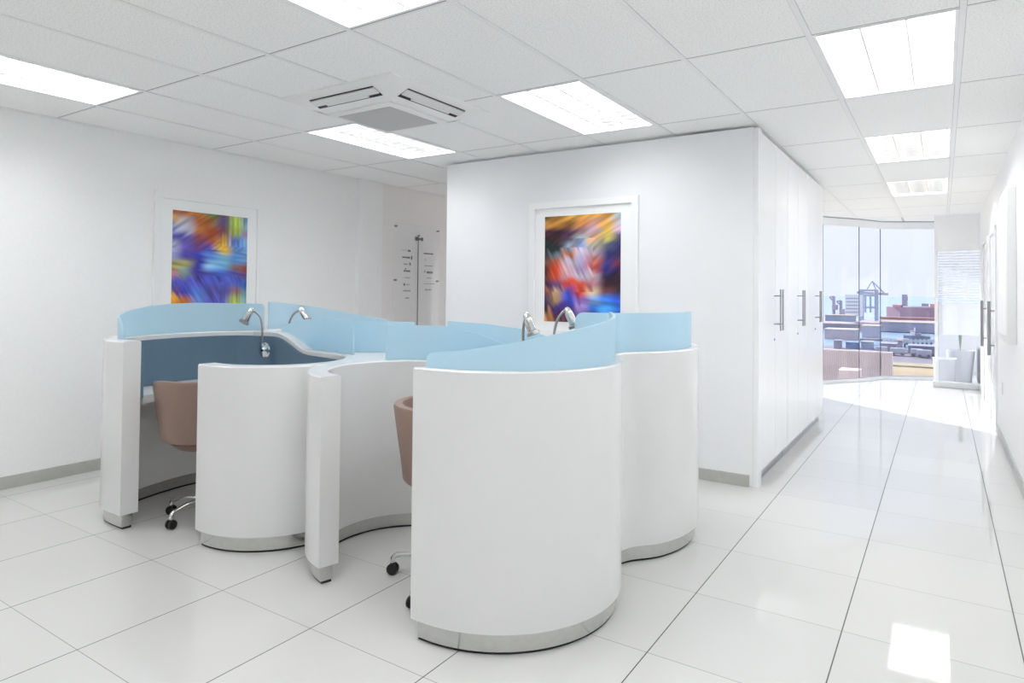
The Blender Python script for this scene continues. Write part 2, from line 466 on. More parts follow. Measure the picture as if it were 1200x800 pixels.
bm = bmesh.new(); add_lathe(bm, [(.157, .395), (.160, .405), (.157, .415), (.149, .412), (.149, .398)], 28)
link_mesh('rim', bm, light_frame, t, 40)
t = thing('filing_pedestal', 'grey pedestal drawer unit at right behind the glass partition', 'drawer unit', (.66, 12.75, 0))
grey_m = mat('grey_steel', (140, 142, 146), .5)
link_mesh('carcass', box(-.2, .2, -.25, .25, .03, .56, bevel=.006), grey_m, t, 30)
for z in (.05, .22, .39):
    d = link_mesh('drawer', box(-.195, .195, -.27, -.2505, z, z+.155, bevel=.004), grey_m, t, 30)
    link_mesh('handle', box(-.06, .06, -.285, -.2702, z+.11, z+.122), satin_m, d)
link_mesh('foot', box(-.17, .17, -.22, .22, 0, .03), dark_m, t)

# doors on the right
def wall_door(n, y0, y1, yh):
    r_ = thing('door_%d' % n, None, None, (XR, (y0+y1)/2, 0)); r_['kind'] = 'structure'
    oy = (y0+y1)/2
    bm = box(-.005, .04, y0+.06-oy, y1-.06-oy, .012, 2.04, bevel=.002); leaf = link_mesh('door_leaf', bm, cup_m, r_)
    for a, b in ((y0, y0+.058), (y1-.058, y1)):
        link_mesh('jamb', box(-.022, .12, a-oy, b-oy, 0, 2.1, bevel=.003), light_frame, r_)
    link_mesh('head', box(-.022, .12, y0+.058-oy, y1-.058-oy, 2.045, 2.1, bevel=.003), light_frame, r_)
    bm = bmesh.new(); add_tube(bm, [(-.06, yh-oy, .76), (-.06, yh-oy, 1.32)], .016)
    for z in (.86, 1.22): add_tube(bm, [(-.0052, yh-oy, z), (-.06, yh-oy, z)], .009)
    link_mesh('pull_handle', bm, satin_m, leaf, 40)
    bm = box(-.012, -.0052, yh+.01-oy, yh+.07-oy, .55, .70, bevel=.002); link_mesh('lock_plate', bm, satin_m, leaf)
wall_door(1, 8.24, 9.28, 8.47)
wall_door(2, 9.72, 10.68, 9.92)
t = thing('wall_panel', 'white framed panel hung on the right wall, seen nearly edge-on', 'picture', (XR, 6.7, 1.6))
link_mesh('frame', box(-.062, -.0, -.52, .52, -.59, .60, bevel=.006), frame_m, t, 30)
link_mesh('front_sheet', box(-.064, -.0622, -.46, .46, -.53, .54), matb_m, t)
t = thing('light_switch', 'small white switch plate low on the right wall beside the doors', 'switch', (XR, 7.62, .52))
link_mesh('plate', box(-.008, 0, -.035, .035, -.055, .055, bevel=.003), light_frame, t, 30)
link_mesh('rocker', box(-.011, -.0082, -.012, .012, -.025, .025, bevel=.001), light_frame, t, 30)

# ------------------------------------------------------------------ ceiling lights
def ceiling_light(x, y, label):
    t = thing('ceiling_light', label, 'ceiling light', (x+.3, y+.6, H), 0, 'recessed louvred ceiling lights')
    a, b = .3-HO-.001, .6-HO-.001
    bm = bmesh.new()                                 # thin painted rim below the tiles + side walls of the housing
    w = .014
    for s in (-1, 1):
        add_box(bm, s*a-(w if s > 0 else 0), s*a+(0 if s > 0 else w), -b, b, -.004, .085)
        add_box(bm, -a+w, a-w, s*b-(w if s > 0 else 0), s*b+(0 if s > 0 else w), -.004, .085)
    link_mesh('frame', bm, light_frame, t)
    bm = box(-a+w, a-w, -b+w, b-w, .075, .085); link_mesh('lamp_tray', bm, tube_m, t)
    bm = bmesh.new(); ia, ib = a-w, b-w
    def blade(p, q, bot, top, zb, zt):
        """one reflector blade, wedge shaped: thin lower edge, wide upper edge"""
        dx, dy = q[0]-p[0], q[1]-p[1]; l_ = math.hypot(dx, dy); nx, ny = -dy/l_, dx/l_; n_ = 6; vs = []
        for k_ in range(n_+1):
            u_ = k_/n_; x_, y_ = p[0]+dx*u_, p[1]+dy*u_
            tp = zt if zt > 0 else -zt-.022*math.sin(PI*u_)
            vs.append([bm.verts.new((x_+nx*o, y_+ny*o, z)) for o, z in ((bot, zb), (top, tp), (-top, tp), (-bot, zb))])
        for A, B in zip(vs, vs[1:]):
            for k_ in range(4): bm.faces.new((A[k_], A[(k_+1) % 4], B[(k_+1) % 4], B[k_]))
        bm.faces.new(vs[0]); bm.faces.new(vs[-1])
    for i in (1, 2):
        xx = -ia+2*ia*i/3; blade((xx, -ib), (xx, ib), .005, .011, .002, .056)
    for j in range(1, 12):
        yy = -ib+2*ib*j/12
        for i in range(3):
            blade((-ia+2*ia*i/3+.008, yy), (-ia+2*ia*(i+1)/3-.008, yy), .002, .0066, .004, -.054)
    link_mesh('louvre', bm, louvre_m, t)
    return t
LL = ['louvred ceiling light nearest the left wall, cut by the left photo edge',
      'louvred ceiling light cut by the top edge above the air conditioner',
      'louvred ceiling light seen at a low angle behind the air conditioner',
      'bright louvred ceiling light in front of the picture on the back wall',
      'largest louvred ceiling light over the corridor, nearest the viewer',
      'middle of the three louvred ceiling lights over the corridor',
      'farthest of the three corridor ceiling lights, nearest the harbour window']
for (x, y), l in zip(LIGHTS, LL): ceiling_light(x, y, l)
for (x, y) in ADDED_LIGHTS:
    ceiling_light(x, y, 'added louvred ceiling light in the unseen part of the room behind the viewer' if y < 5 else 'added unseen ceiling light that brightens the passage behind the picture wall')

# ------------------------------------------------------------------ air conditioner cassette
t = thing('ceiling_air_conditioner', 'square white four-way air conditioner cassette on the tiled ceiling', 'air conditioner', (-3.035, 3.14, H))
a = .475
bm = bmesh.new()
rings = []
for r_, z in ((a, -.0005), (a, -.010), (a-.006, -.014), (.295, -.080), (.29, -.083)):
    rings.append([bm.verts.new((sx*r_, sy*r_, z)) for sx, sy in ((-1, -1), (1, -1), (1, 1), (-1, 1))])
for A, B in zip(rings, rings[1:]):
    for q in range(4): bm.faces.new((A[q], A[(q+1) % 4], B[(q+1) % 4], B[q]))
bm.faces.new(rings[-1]); bm.faces.new(rings[0])
link_mesh('fascia', bm, ac_m, t)
bm = box(-.272, .272, -.272, .272, -.098, -.0832, bevel=.004); g = link_mesh('grille_frame', bm, ac_m, t, 30)
gr_m = mat('grille_grey', (196, 196, 196), .5)
N, L = nodes(gr_m); b_ = N['Principled BSDF']
tc = N.new('ShaderNodeTexCoord'); wv = N.new('ShaderNodeTexWave'); wv.inputs['Scale'].default_value = 38; wv.bands_direction = 'Y'
L.new(tc.outputs['Object'], wv.inputs['Vector']); rp = N.new('ShaderNodeValToRGB')
rp.color_ramp.elements[0].color = (*lin((176, 176, 176)), 1); rp.color_ramp.elements[1].color = (*lin((205, 205, 205)), 1)
L.new(wv.outputs['Color'], rp.inputs['Fac']); L.new(rp.outputs['Color'], b_.inputs['Base Color'])
link_mesh('intake_grille', box(-.225, .225, -.225, .225, -.101, -.0982), gr_m, g)
for i in range(4):
    q = Matrix.Rotation(i*PI/2, 4, 'Z')
    # slot and vane lie on the sloping side of the fascia
    sl = math.atan2(.066, .174); tilt = Matrix.Translation((0, -.469, -.014)) @ Matrix.Rotation(-sl, 4, 'X')
    bm = bmesh.new()
    add_box(bm, -.275, .275, .052, .142, -.0025, .0)
    bm.transform(q @ tilt)
    s_ = link_mesh('air_slot', bm, dark_m, t)
    bm = bmesh.new()
    add_box(bm, -.275, .275, .060, .112, -.010, -.0027)
    add_box(bm, -.18, .18, .112, .1285, -.010, -.0027)
    bm.transform(q @ tilt)
    link_mesh('vane', bm, vane_m, s_)

# ------------------------------------------------------------------ pictures
def art_material(name):
    m = bpy.data.materials.new(name); m.use_nodes = True
    N, L = nodes(m); b = N['Principled BSDF']
    at_ = N.new('ShaderNodeAttribute'); at_.attribute_name = 'paint'
    L.new(at_.outputs['Color'], b.inputs['Base Color'])
    b.inputs['Roughness'].default_value = .3; b.inputs['Specular IOR Level'].default_value = .3
    return m
def art_mesh(name, w, h, grid, seed, flow, parent, m):
    """a flat print: brushy abstract colour fields, one colour per point of a fine grid (u to the right, v down)"""
    nu, nv = 84, 108; R, Cn = len(grid), len(grid[0])
    G = [[lin(c) for c in row] for row in grid]
    def look(u, v):
        x = min(max(u, 0), .9999)*(Cn-1); y = min(max(v, 0), .9999)*(R-1)
        i, j = int(x), int(y); fx, fy = x-i, y-j
        fx = fx*fx*(3-2*fx); fy = fy*fy*(3-2*fy)
        return [(G[j][i][k]*(1-fx)+G[j][i+1][k]*fx)*(1-fy)+(G[j+1][i][k]*(1-fx)+G[j+1][i+1][k]*fx)*fy for k in range(3)]
    vs, fs, col = [], [], []
    for j in range(nv+1):
        for i in range(nu+1):
            u, v = i/nu, j/nv
            ang = flow(u, v); ca, sa = math.cos(ang), math.sin(ang)
            # coordinates along and across the stroke
            al = (u*ca+v*sa); ac = (-u*sa+v*ca)
            s1 = noise.noise(Vector((al*2.2, ac*13, seed))); s2 = noise.noise(Vector((al*3, ac*34, seed+5)))
            s3 = noise.noise(Vector((u*3.5, v*3.5, seed+9)))
            d = .05*s1+.045*s2
            c = look(u+d*ca-.03*s3*sa, v+d*sa+.03*s3*ca)
            k = 1+.55*s2+.25*s1
            col.append([min(1, max(0, x*k)) for x in c])
            vs.append(((u-.5)*w, 0, (.5-v)*h))
    for j in range(nv):
        for i in range(nu):
            a_ = j*(nu+1)+i; fs.append((a_, a_+1, a_+nu+2, a_+nu+1))
    me = bpy.data.meshes.new(name); me.from_pydata(vs, [], fs); me.materials.append(m)
    at_ = me.color_attributes.new('paint', 'FLOAT_COLOR', 'POINT')
    for i, c in enumerate(col): at_.data[i].color = (*c, 1)
    o = bpy.data.objects.new(name, me); C.objects.link(o); o.parent = parent
    return o
G1 = [[(170,90,50),(190,110,60),(200,130,60),(110,140,80),(110,70,110),(190,210,90),(120,150,200)],
[(230,180,120),(190,190,200),(190,100,50),(160,110,60),(90,80,130),(190,215,90),(150,190,210)],
[(150,160,210),(205,205,225),(200,120,60),(170,80,50),(120,70,90),(170,190,80),(170,130,200)],
[(90,90,180),(110,100,190),(150,80,90),(180,90,60),(205,150,60),(90,120,200),(140,190,230)],
[(195,195,235),(110,95,195),(110,70,130),(80,80,180),(240,200,50),(100,150,220),(120,170,225)],
[(160,165,215),(90,80,180),(65,75,190),(90,130,210),(130,190,225),(90,150,215),(110,150,200)],
[(150,150,80),(175,170,95),(60,60,170),(140,195,230),(125,190,230),(150,110,110),(150,70,45)],
[(210,130,140),(130,155,150),(70,60,150),(80,90,190),(75,100,200),(90,90,180),(110,80,130)],
[(80,90,180),(90,90,200),(100,100,210),(80,90,190),(90,100,200),(80,100,200),(60,110,190)],
[(120,80,120),(70,80,190),(90,130,220),(90,80,150),(90,90,170),(150,110,110),(110,170,180)],
[(245,185,50),(210,115,50),(110,150,225),(90,90,190),(100,100,190),(180,195,80),(140,190,205)],
[(220,130,40),(160,70,45),(60,100,130),(110,90,190),(110,100,190),(205,225,85),(190,215,140)],
[(190,100,40),(140,60,50),(60,90,130),(100,90,180),(110,90,180),(200,220,90),(180,200,140)]]
G2 = [[(60,30,40),(220,160,70),(235,180,80),(225,170,80),(230,170,70),(215,160,70),(150,180,190)],
[(205,150,70),(190,130,60),(150,100,50),(225,150,80),(225,160,140),(225,170,80),(190,195,205)],
[(80,45,55),(70,38,60),(80,48,80),(150,115,115),(190,160,185),(230,185,80),(215,185,205)],
[(60,38,48),(70,48,48),(88,66,88),(170,190,205),(220,170,130),(205,190,100),(70,80,125)],
[(38,58,48),(48,48,60),(150,165,185),(140,160,215),(190,180,150),(85,95,120),(45,45,100)],
[(60,58,60),(110,130,140),(205,120,75),(205,195,215),(180,160,175),(55,55,110),(58,48,90)],
[(120,75,65),(195,90,55),(205,195,215),(180,170,205),(205,115,95),(55,55,125),(110,45,65)],
[(60,38,38),(222,75,42),(215,180,190),(170,150,195),(195,85,75),(45,45,110),(70,38,90)],
[(110,58,48),(212,85,52),(205,160,170),(205,190,210),(195,170,185),(48,38,70),(58,38,58)],
[(60,38,70),(110,78,130),(215,75,52),(220,85,62),(185,130,140),(58,38,48),(58,38,48)],
[(140,58,58),(195,160,130),(85,78,175),(215,75,55),(220,195,160),(110,66,66),(58,48,60)],
[(60,38,90),(185,150,105),(55,88,215),(160,115,195),(130,175,235),(65,130,235),(55,88,205)],
[(70,48,60),(78,58,130),(78,56,150),(175,150,215),(55,110,205),(75,165,240),(55,110,225)],
[(205,140,85),(80,48,80),(88,58,120),(150,115,195),(38,78,150),(110,175,240),(55,78,215)],
[(215,150,95),(150,88,58),(70,48,70),(100,58,80),(58,78,140),(78,120,225),(55,78,205)]]
def picture(label, loc, rz, w, h, pw, ph, grid, seed, flow, pz):
    t = thing('framed_picture', label, 'picture', loc, rz)
    bm = bmesh.new(); f_ = .055; d = .035
    # built facing -y in its own space
    for (xa, xb, za, zb) in ((-w/2, -w/2+f_, -h/2, h/2), (w/2-f_, w/2, -h/2, h/2), (-w/2+f_, w/2-f_, h/2-f_, h/2), (-w/2+f_, w/2-f_, -h/2, -h/2+f_)):
        add_box(bm, xa, xb, -d, 0, za, zb)
    link_mesh('frame', bm, frame_m, t)
    link_mesh('mount', box(-w/2+f_, w/2-f_, -.016, -.004, -h/2+f_, h/2-f_), matb_m, t)
    o = art_mesh('print', pw, ph, grid, seed, flow, t, art_material('abstract_print')); o.location = (0, -.0175, pz)
    o['label'] = 'glossy abstract print in many colours'
picture('white framed abstract print in blue, orange and lime on the left wall', (XL, 3.345, 1.585), PI/2, 1.0, 1.17, .70, .90, G1, 3.1,
        lambda u, v: (1.57 if u > .62 and (v < .3 or v > .65) else (-.5 if v < .35 else (.1 if v < .6 else .9))), -.008)
picture('white framed abstract print with a red and white swirl on the back wall', (-2.49, YA, 1.57), 0, 1.0, 1.14, .70, .89, G2, 8.7,
        lambda u, v: (-.35 if v < .22 else (1.0 if u < .65 and v > .3 else -.6)) if v < .72 else (1.2 if u < .5 else .1), 0.0)

# ------------------------------------------------------------------ directory board on the left alcove wall
t = thing('wall_mounted_sign', 'clear two-panel directory board with small dark logos on the far left wall', 'sign', (XL, 6.03, 1.45))
for ya, yb in ((-.41, -.004), (.004, .40)):
    link_mesh('panel', box(.03, .036, ya, yb, -.62, .72), perspex_m, t)
link_mesh('backing_sheet', box(.0005, .004, -.40, .39, -.61, .71), mat('backing_paper', (242, 241, 241), .6), t)
link_mesh('joint_strip', box(.024, .0295, -.006, .006, -.62, .60), mat('grey_strip', (110, 108, 110), .5), t)
for y_ in (-.385, .375):
    for z_ in (-.58, .05, .68):
        bm = bmesh.new(); add_lathe(bm, [(.011, 0.0005), (.011, .04)], 14, (0, y_, z_), (1, 0, 0)); link_mesh('standoff', bm, satin_m, t, 40)
ink = mat('sign_ink', (84, 84, 88), .6); ink2 = mat('sign_ink_grey', (160, 160, 163), .6)
def marks(y0, y1, z, h_, m, n_, seed):
    """a row of small irregular marks, as the lettering reads from here"""
    rr = random.Random(seed); bm = bmesh.new(); y = y0
    while y < y1-.004:
        w_ = rr.uniform(.006, .02); hh = h_*rr.uniform(.6, 1.0)
        add_box(bm, .0362, .0368, y, min(y+w_, y1), z-hh/2, z+hh/2); y += w_+rr.uniform(.002, .006)
    link_mesh('logo_lettering', bm, m, t)
marks(-.07, .08, .555, .05, ink, 0, 1)
bm = bmesh.new()
add_prism(bm, [(-.018, 0), (.018, 0), (0, .022)], 0, .0006); bm.transform(Matrix.Translation((.0362, .005, .588)) @ Matrix(((0, 0, 1, 0), (1, 0, 0, 0), (0, 1, 0, 0), (0, 0, 0, 1))))
link_mesh('logo_mark', bm, ink, t)
for i, (a_, b_, z_, h_, m_) in enumerate([(-.19, -.14, .40, .03, ink), (-.30, -.2, .405, .008, ink2), (-.29, -.15, .32, .022, ink), (-.135, -.115, .32, .045, ink), (-.26, -.2, .24, .02, ink2), (-.165, -.14, .245, .035, ink),
      (-.26, -.15, .16, .026, ink), (-.24, -.225, .185, .02, ink), (-.25, -.14, .08, .014, ink2), (-.26, -.235, .0, .035, ink), (-.22, -.15, .0, .012, ink2), (-.27, -.14, -.075, .02, ink2), (-.23, -.16, -.16, .02, ink2),
      (.095, .27, .385, .022, ink), (.12, .14, .31, .02, ink2), (.11, .27, .235, .014, ink2), (.11, .13, .165, .026, ink), (.15, .27, .155, .03, ink), (.15, .24, .085, .012, ink2), (.10, .3, .015, .01, ink2), (.13, .25, -.06, .022, ink2)]):
    marks(a_, b_, z_, h_, m_, 0, 20+i)
t = thing('wall_switch', 'small white double switch plate beside the directory board', 'switch', (XL, 6.62, 1.22))
link_mesh('plate', box(0, .009, -.05, .05, -.07, .07, bevel=.003), frame_m, t, 30)
for y_ in (-.022, .022):
    link_mesh('rocker', box(.0092, .012, y_-.013, y_+.013, -.04, .04, bevel=.001), light_frame, t, 30)

# ------------------------------------------------------------------ serpentine workstation
CX, CYY = -2.83, 3.06                                # its centre: the plan repeats when turned half round
def rot(P): return [tuple([2*CX-p[0], 2*CYY-p[1]]+list(p[2:])) for p in P]
def arc(cx, cy, r_, a0, a1, n=24):
    return [(cx+r_*math.cos(rad(a0+(a1-a0)*i/n)), cy+r_*math.sin(rad(a0+(a1-a0)*i/n))) for i in range(n+1)]
HI, LO = 1.068, .968
# outer right wall: front round lobe, valley, back round lobe
OR = arc(-1.69, 2.51, .495, 263, 388, 40)+[(-1.335, 2.88), (-1.388, 2.985), (-1.398, 3.075), (-1.362, 3.18)]+arc(-1.79, 3.57, .60, -30, 87, 34)
OR = [(*p, HI) for p in smooth_path(resample(OR), 10)]
OL = [p for p in rot([q[:2] for q in OR]) if p[1] > 3.10]+[(-4.29, 3.03), (-4.36, 2.93), (-4.415, 2.80), (-4.437, 2.60), (-4.415, 2.42), (-4.37, 2.25), (-4.312, 2.12), (-4.225, 2.025), (-4.13, 1.978), (-4.02, 1.966), (-3.885, 1.966)]
OL = [(*p, HI) for p in smooth_path(resample(catmull(OL, 4)), 6)]
# inner wall of the left front bay: free end, round front, then back along the spine (ledge climbs)
def ramp(x):
    u = min(1, max(0, (-3.55-x)/(.44))); return LO+(HI-LO)*(u*u*(3-2*u))
IA = arc(-3.28, 2.51, .425, 261, 448, 44)+[(-3.5, 2.975), (-3.75, 3.035), (-4.0, 3.07), (-4.26, 3.06)]
IA = smooth_path(resample(IA), 8)
half = len(IA)//2
IA = [(x, y, ramp(x) if i > half else LO) for i, (x, y) in enumerate(IA)]
IA2 = rot(IA)
# wall round the middle bay: free end post, round left, back to the valley
IB = arc(-2.32, 2.575, .458, 260, 90, 44)+[(-2.1, 3.035), (-1.8, 3.045), (-1.40, 3.045)]
IB = [(*p, LO) for p in smooth_path(resample(IB), 8)]
IB2 = rot(IB)
T = .05
ws = thing('workstation_cluster', 'white serpentine four-bay workstation with blue glass screens on the tiled floor', 'desk cluster', (CX, CYY, 0))
def loc_(bm): bm.transform(Matrix.Translation((-CX, -CYY, 0))); return bm
KZ = .085
for P in (OL, OR, IA, IA2, IB, IB2):
    w = link_mesh('partition_wall', loc_(ribbon(P, T, -T, KZ, None, .006)), shell_m, ws, 35)
    Q = resample([p[:2] for p in P], .02)[1:-1]
    Q = [(*p, KZ) for p in Q]
    kx = link_mesh('kick_plate', loc_(ribbon(Q, T-.02, -T+.02, .012, KZ, .0005)), chrome_m, w, 35)
    kx['label'] = 'polished steel kick plate'
    f_ = link_mesh('gap_shade_strip', loc_(ribbon(Q, T-.026, -T+.026, .0008, .012, .0005)), dark_m, w, 35)  # black strip stands in for the shade of the gap along the floor
# flat hub where the inner walls meet
hubP = [(-2.83, 2.56)]
ia = [p for p in IA if p[1] > 2.6 and p[0] > -3.42][::4]; ib2 = [p for p in IB2 if p[1] < 3.5 and p[0] < -2.9 and p[0] > -3.3]
ia = [p for p in IA[len(IA)//4:] if 2.55 < p[1] and p[0] > -3.45]
ibb = [p for p in IB if p[1] > 2.55 and p[0] < -2.2]
hub = [p[:2] for p in ibb[::3] if p[0] < -2.21]
poly = [p[:2] for p in ia[::-1][::3]] + []
# walk: inner-wall A top end -> J -> middle-bay wall B -> its turn -> A' -> J' -> B'
poly = [p[:2] for p in ia[::-1]][::3] + [p[:2] for p in ibb][::3]
poly = poly + rot(poly)
bm = bmesh.new(); 
cl = []
for p in poly:
    if not cl or math.dist(cl[-1], p) > .012: cl.append(p)
add_prism(bm, cl, .70, LO-.001)
link_mesh('hub_top', loc_(bm), shell_m, ws)

def screen(P, hfun, off, r0, r1, end0=True, label=None):
    """curved glass standing on the ledge; hfun gives its top height along 0..1, corners rounded by r0/r1"""
    d = [0.]
    for a_, b_ in zip(P, P[1:]): d.append(d[-1]+math.dist(a_[:2], b_[:2]))
    tot = d[-1]; Q = []
    for p, s in zip(P, d):
        top = hfun(s/tot)
        base = p[2]
        if r0 and s < r0: top -= min(top-base-.004, r0_drop(r0, s)*min(1., (top-base)/r0))
        if r1 and tot-s < r1: top -= min(top-base-.004, r0_drop(r1, tot-s)*min(1., (top-base)/r1))
        Q.append((p[0], p[1], max(top, base+.004), base))
    bm = bmesh.new(); N_ = normals(Q); rings = []
    for q, n_ in zip(Q, N_):
        rings.append([bm.verts.new((q[0]+n_[0]*o, q[1]+n_[1]*o, z)) for o, z in ((off+.006, q[3]), (off+.006, q[2]), (off-.006, q[2]), (off-.006, q[3]))])
    for A, B in zip(rings, rings[1:]):
        for k_ in range(4): bm.faces.new((A[k_], A[(k_+1) % 4], B[(k_+1) % 4], B[k_]))
    bm.faces.new(rings[0]); bm.faces.new(rings[-1])
    o = link_mesh('glass_screen', loc_(bm), blue_glass, ws, 40)
    return o
def r0_drop(r_, s): return r_-math.sqrt(max(0, r_*r_-(r_-s)**2))
def cut(P, test):
    idx = [i for i, p in enumerate(P) if test(p)]
    return P[min(idx):max(idx)+1]
def table(tab):
    def f(u):
        for (a_, za), (b_, zb) in zip(tab, tab[1:]):
            if u <= b_:
                k_ = (u-a_)/(b_-a_) if b_ > a_ else 0; k_ = max(0, min(1, k_)); return za+(zb-za)*k_
        return tab[-1][1]
    return f
def fine(P, step=.006): return resample(P, step)
# wave screen over the front lobe (and its twin over the back lobe)
n5 = len(OR)
lobe = [p for p in OR if p[1] < 2.93]
lobe = fine(lobe)[6:]
wave = table([(0, 1.125), (.12, 1.14), (.30, 1.178), (.45, 1.214), (.6, 1.242), (.78, 1.266), (.9, 1.276), (1, 1.278)])
screen(lobe, wave, -.012, .035, 0)
screen(rot(lobe), wave, -.012, .035, 0)
# full-height screens over the end lobes
full = table([(0, 1.268), (1, 1.268)])
endl = fine([p for p in OR if p[1] > 3.11 and not (p[1] > 3.80 and p[0] < -1.1)])
back_part = fine([(-1.60, 3.05, HI), (-1.50, 3.045, HI), (-1.42, 3.06, HI), (-1.385, 3.10, HI)])
s6 = [p for p in smooth_path(fine(back_part+endl), 20)]
screen(s6, full, 0, .05, .03)
rise = table([(0, 1.15), (.06, 1.19), (.15, 1.213), (.27, 1.236), (.38, 1.257), (.5, 1.269), (.65, 1.275), (1, 1.266)])
endr = fine([p for p in OL if p[1] < 3.11 and not (p[0] > -4.04 and p[1] < 2.2)][::-1])
screen(endr, rise, -.028, 0.05, .03)
# screens on the falling ledge of the inner wall
p3 = fine([p for p in IA[half:] if p[0] > -4.03 and not (p[0] > -3.02 and p[1] < 2.82)])
tp3 = table([(0, 1.186), (.35, 1.184), (.7, 1.165), (.9, 1.13), (1, 1.10)])
screen(p3, tp3, -.02, 0, 0)
screen(rot(p3), tp3, -.02, 0, 0)
# screens behind the middle bay
p4 = fine([p for p in IB if p[1] > 2.80 and p[0] < -1.98])
tp4 = table([(0, 1.168), (.4, 1.168), (.7, 1.13), (1, 1.06)])
screen(p4, tp4, .02, 0, 0)
screen(rot(p4), tp4, .02, 0, 0)

# pin boards inside the left bay and its twin
def offset_path(P, o): return [(p[0]+n_[0]*o, p[1]+n_[1]*o, p[2]) for p, n_ in zip(P, normals(P))]
DZ = .74
def board_path(outer):
    """plan of the pin board: from the post tip round the back to the right end of the spine"""
    inner = fine([p for p in outer if p[1] < 3.0], .02)
    if math.dist(inner[0][:2], (-3.9, 1.97)) > math.dist(inner[-1][:2], (-3.9, 1.97)): inner = inner[::-1]
    spine = [p for p in IA[half:] if p[0] > -4.02 and not (p[0] > -3.05 and p[1] < 2.78)][::-1]
    pa = [p for p in offset_path(inner, -(T+.009)) if p[1] < 2.93]
    pb = offset_path(spine, -(T+.009))
    return smooth_path(fine(pa+pb, .02), 6)
board = board_path(OL)
board_twin = rot(board_path(rot(OR)))
for B in (board, board_twin):
    Q = [(p[0], p[1], p[2]-.03) for p in B]
    o = link_mesh('pin_board', loc_(ribbon(Q, .008, -.008, DZ+.001, None, .002)), teal_m, ws, 40)
    o['label'] = 'teal fabric pin board under the ledge'
# desktops: left bay hugging its back wall, middle bay inside the right lobe
edge_in = offset_path(board, -.010)
deskL = [p[:2] for p in edge_in][::3]
front = catmull([deskL[-1], (-3.16, 2.64), (-3.45, 2.70), (-3.72, 2.72), (-3.92, 2.60), (-3.985, 2.38), (-3.96, 2.15), (-3.925, 2.04)], 8)[1:]
deskL = deskL+front
inR = [p for p in OR if p[1] < 2.94]
inR = offset_path(inR, T+.004)
dr = [p[:2] for p in inR][::3]
frontR = catmull([dr[-1], (-1.50, 2.86), (-1.64, 2.72), (-1.62, 2.45), (-1.66, 2.22), dr[0]], 8)[1:-1]
deskR = dr+frontR
for D in (deskL, rot(deskL), deskR, rot(deskR)):
    bm = bmesh.new(); cl = []
    for p in D:
        if not cl or math.dist(cl[-1], p) > .01: cl.append(p)
    add_prism(bm, cl, DZ-.045, DZ)
    link_mesh('desktop', loc_(bm), shell_m, ws)

# ------------------------------------------------------------------ tub chairs on castors
def tub_chair(label, loc, face):
    t = thing('office_chair', label, 'chair', (loc[0], loc[1], 0), face, 'taupe tub chairs in the bays')
    # the shell wraps the back and both sides; open towards +x
    zt, zb = .845, .485
    bm = bmesh.new(); n_ = 48; half_ = rad(116)
    prof = []
    rows = [(zb, .246), (zb+.012, .257), (zb+.10, .268), (zb+.22, .286), (zt-.012, .304), (zt, .299)]
    rin = [(zt, .262), (zt-.012, .255), (zb+.22, .240), (zb+.10, .222), (zb+.03, .20)]
    cols = []
    for i in range(n_+1):
        a_ = PI-half_+2*half_*i/n_
        e_ = abs(i/n_-.5)*2
        dip = .022*max(0, (e_-.55)/.45)**2
        ring = []
        for z, r_ in rows+rin:
            k_ = (z-zb)/(zt-zb)
            ring.append(bm.verts.new((r_*1.0*math.cos(a_), r_*math.sin(a_), z-dip*k_)))
        cols.append(ring)
    m_ = len(cols[0])
    for A, B in zip(cols, cols[1:]):
        for k_ in range(m_-1): bm.faces.new((A[k_], A[k_+1], B[k_+1], B[k_]))
        bm.faces.new((A[m_-1], A[0], B[0], B[m_-1]))
    bm.faces.new(cols[0]); bm.faces.new(cols[-1])
    link_mesh('tub_shell', bm, brown_m, t, 50)
    bm = bmesh.new(); add_lathe(bm, [(.05, .415), (.17, .43), (.213, .465), (.205, .48)], 36); link_mesh('seat_pan', bm, brown_m, t, 50)
    bm = bmesh.new(); add_lathe(bm, [(.19, .482), (.212, .49), (.216, .525), (.20, .55), (.12, .558)], 36)
    link_mesh('seat_cushion', bm, brown_in, t, 50)
    bm = bmesh.new(); add_lathe(bm, [(.032, .10), (.032, .25), (.02, .251), (.02, .415)], 20); link_mesh('gas_column', bm, bright_chrome, t, 40)
    bm = bmesh.new(); add_lathe(bm, [(.02, .085), (.045, .09), (.045, .125), (.033, .14)], 20); link_mesh('hub', bm, bright_chrome, t, 40)
    return t
def star_base(t, a0, R=.285):
    for i in range(5):
        a_ = a0+i*2*PI/5; ca, sa = math.cos(a_), math.sin(a_)
        bm = bmesh.new()
        pts = [(.03*ca, .03*sa, .108), (.12*ca, .12*sa, .112), ((R-.045)*ca, (R-.045)*sa, .098), ((R-.012)*ca, (R-.012)*sa, .088), (R*ca, R*sa, .070), (R*ca, R*sa, .056)]
        add_tube(bm, catmull(pts, 4), .0125, 12)
        leg = link_mesh('leg', bm, bright_chrome, t, 50)
        bm = bmesh.new()
        tx, ty = -sa, ca
        for s_ in (-1, 1):
            o_ = (R*ca+tx*s_*.013, R*sa+ty*s_*.013, .0265)
            add_lathe(bm, [(.018, -.009), (.0255, -.006), (.0265, 0), (.0255, .006), (.018, .009)], 20, o_, (tx, ty, 0))
        add_lathe(bm, [(.012, .026), (.012, .058)], 12, (R*ca, R*sa, 0))
        c_ = link_mesh('castor', bm, dark_m, leg, 40); c_['label'] = 'black twin-wheel castor'
c1 = (-3.715, 2.335)
t1 = tub_chair('taupe tub chair pulled up to the teal-backed desk in the left bay', c1, rad(168))
star_base(t1, math.atan2(2.11-c1[1], -3.69-c1[0])-rad(168), .235)
c2 = (-1.93, 2.49)
t2 = tub_chair('taupe tub chair half hidden behind the large front round wall', c2, rad(10))
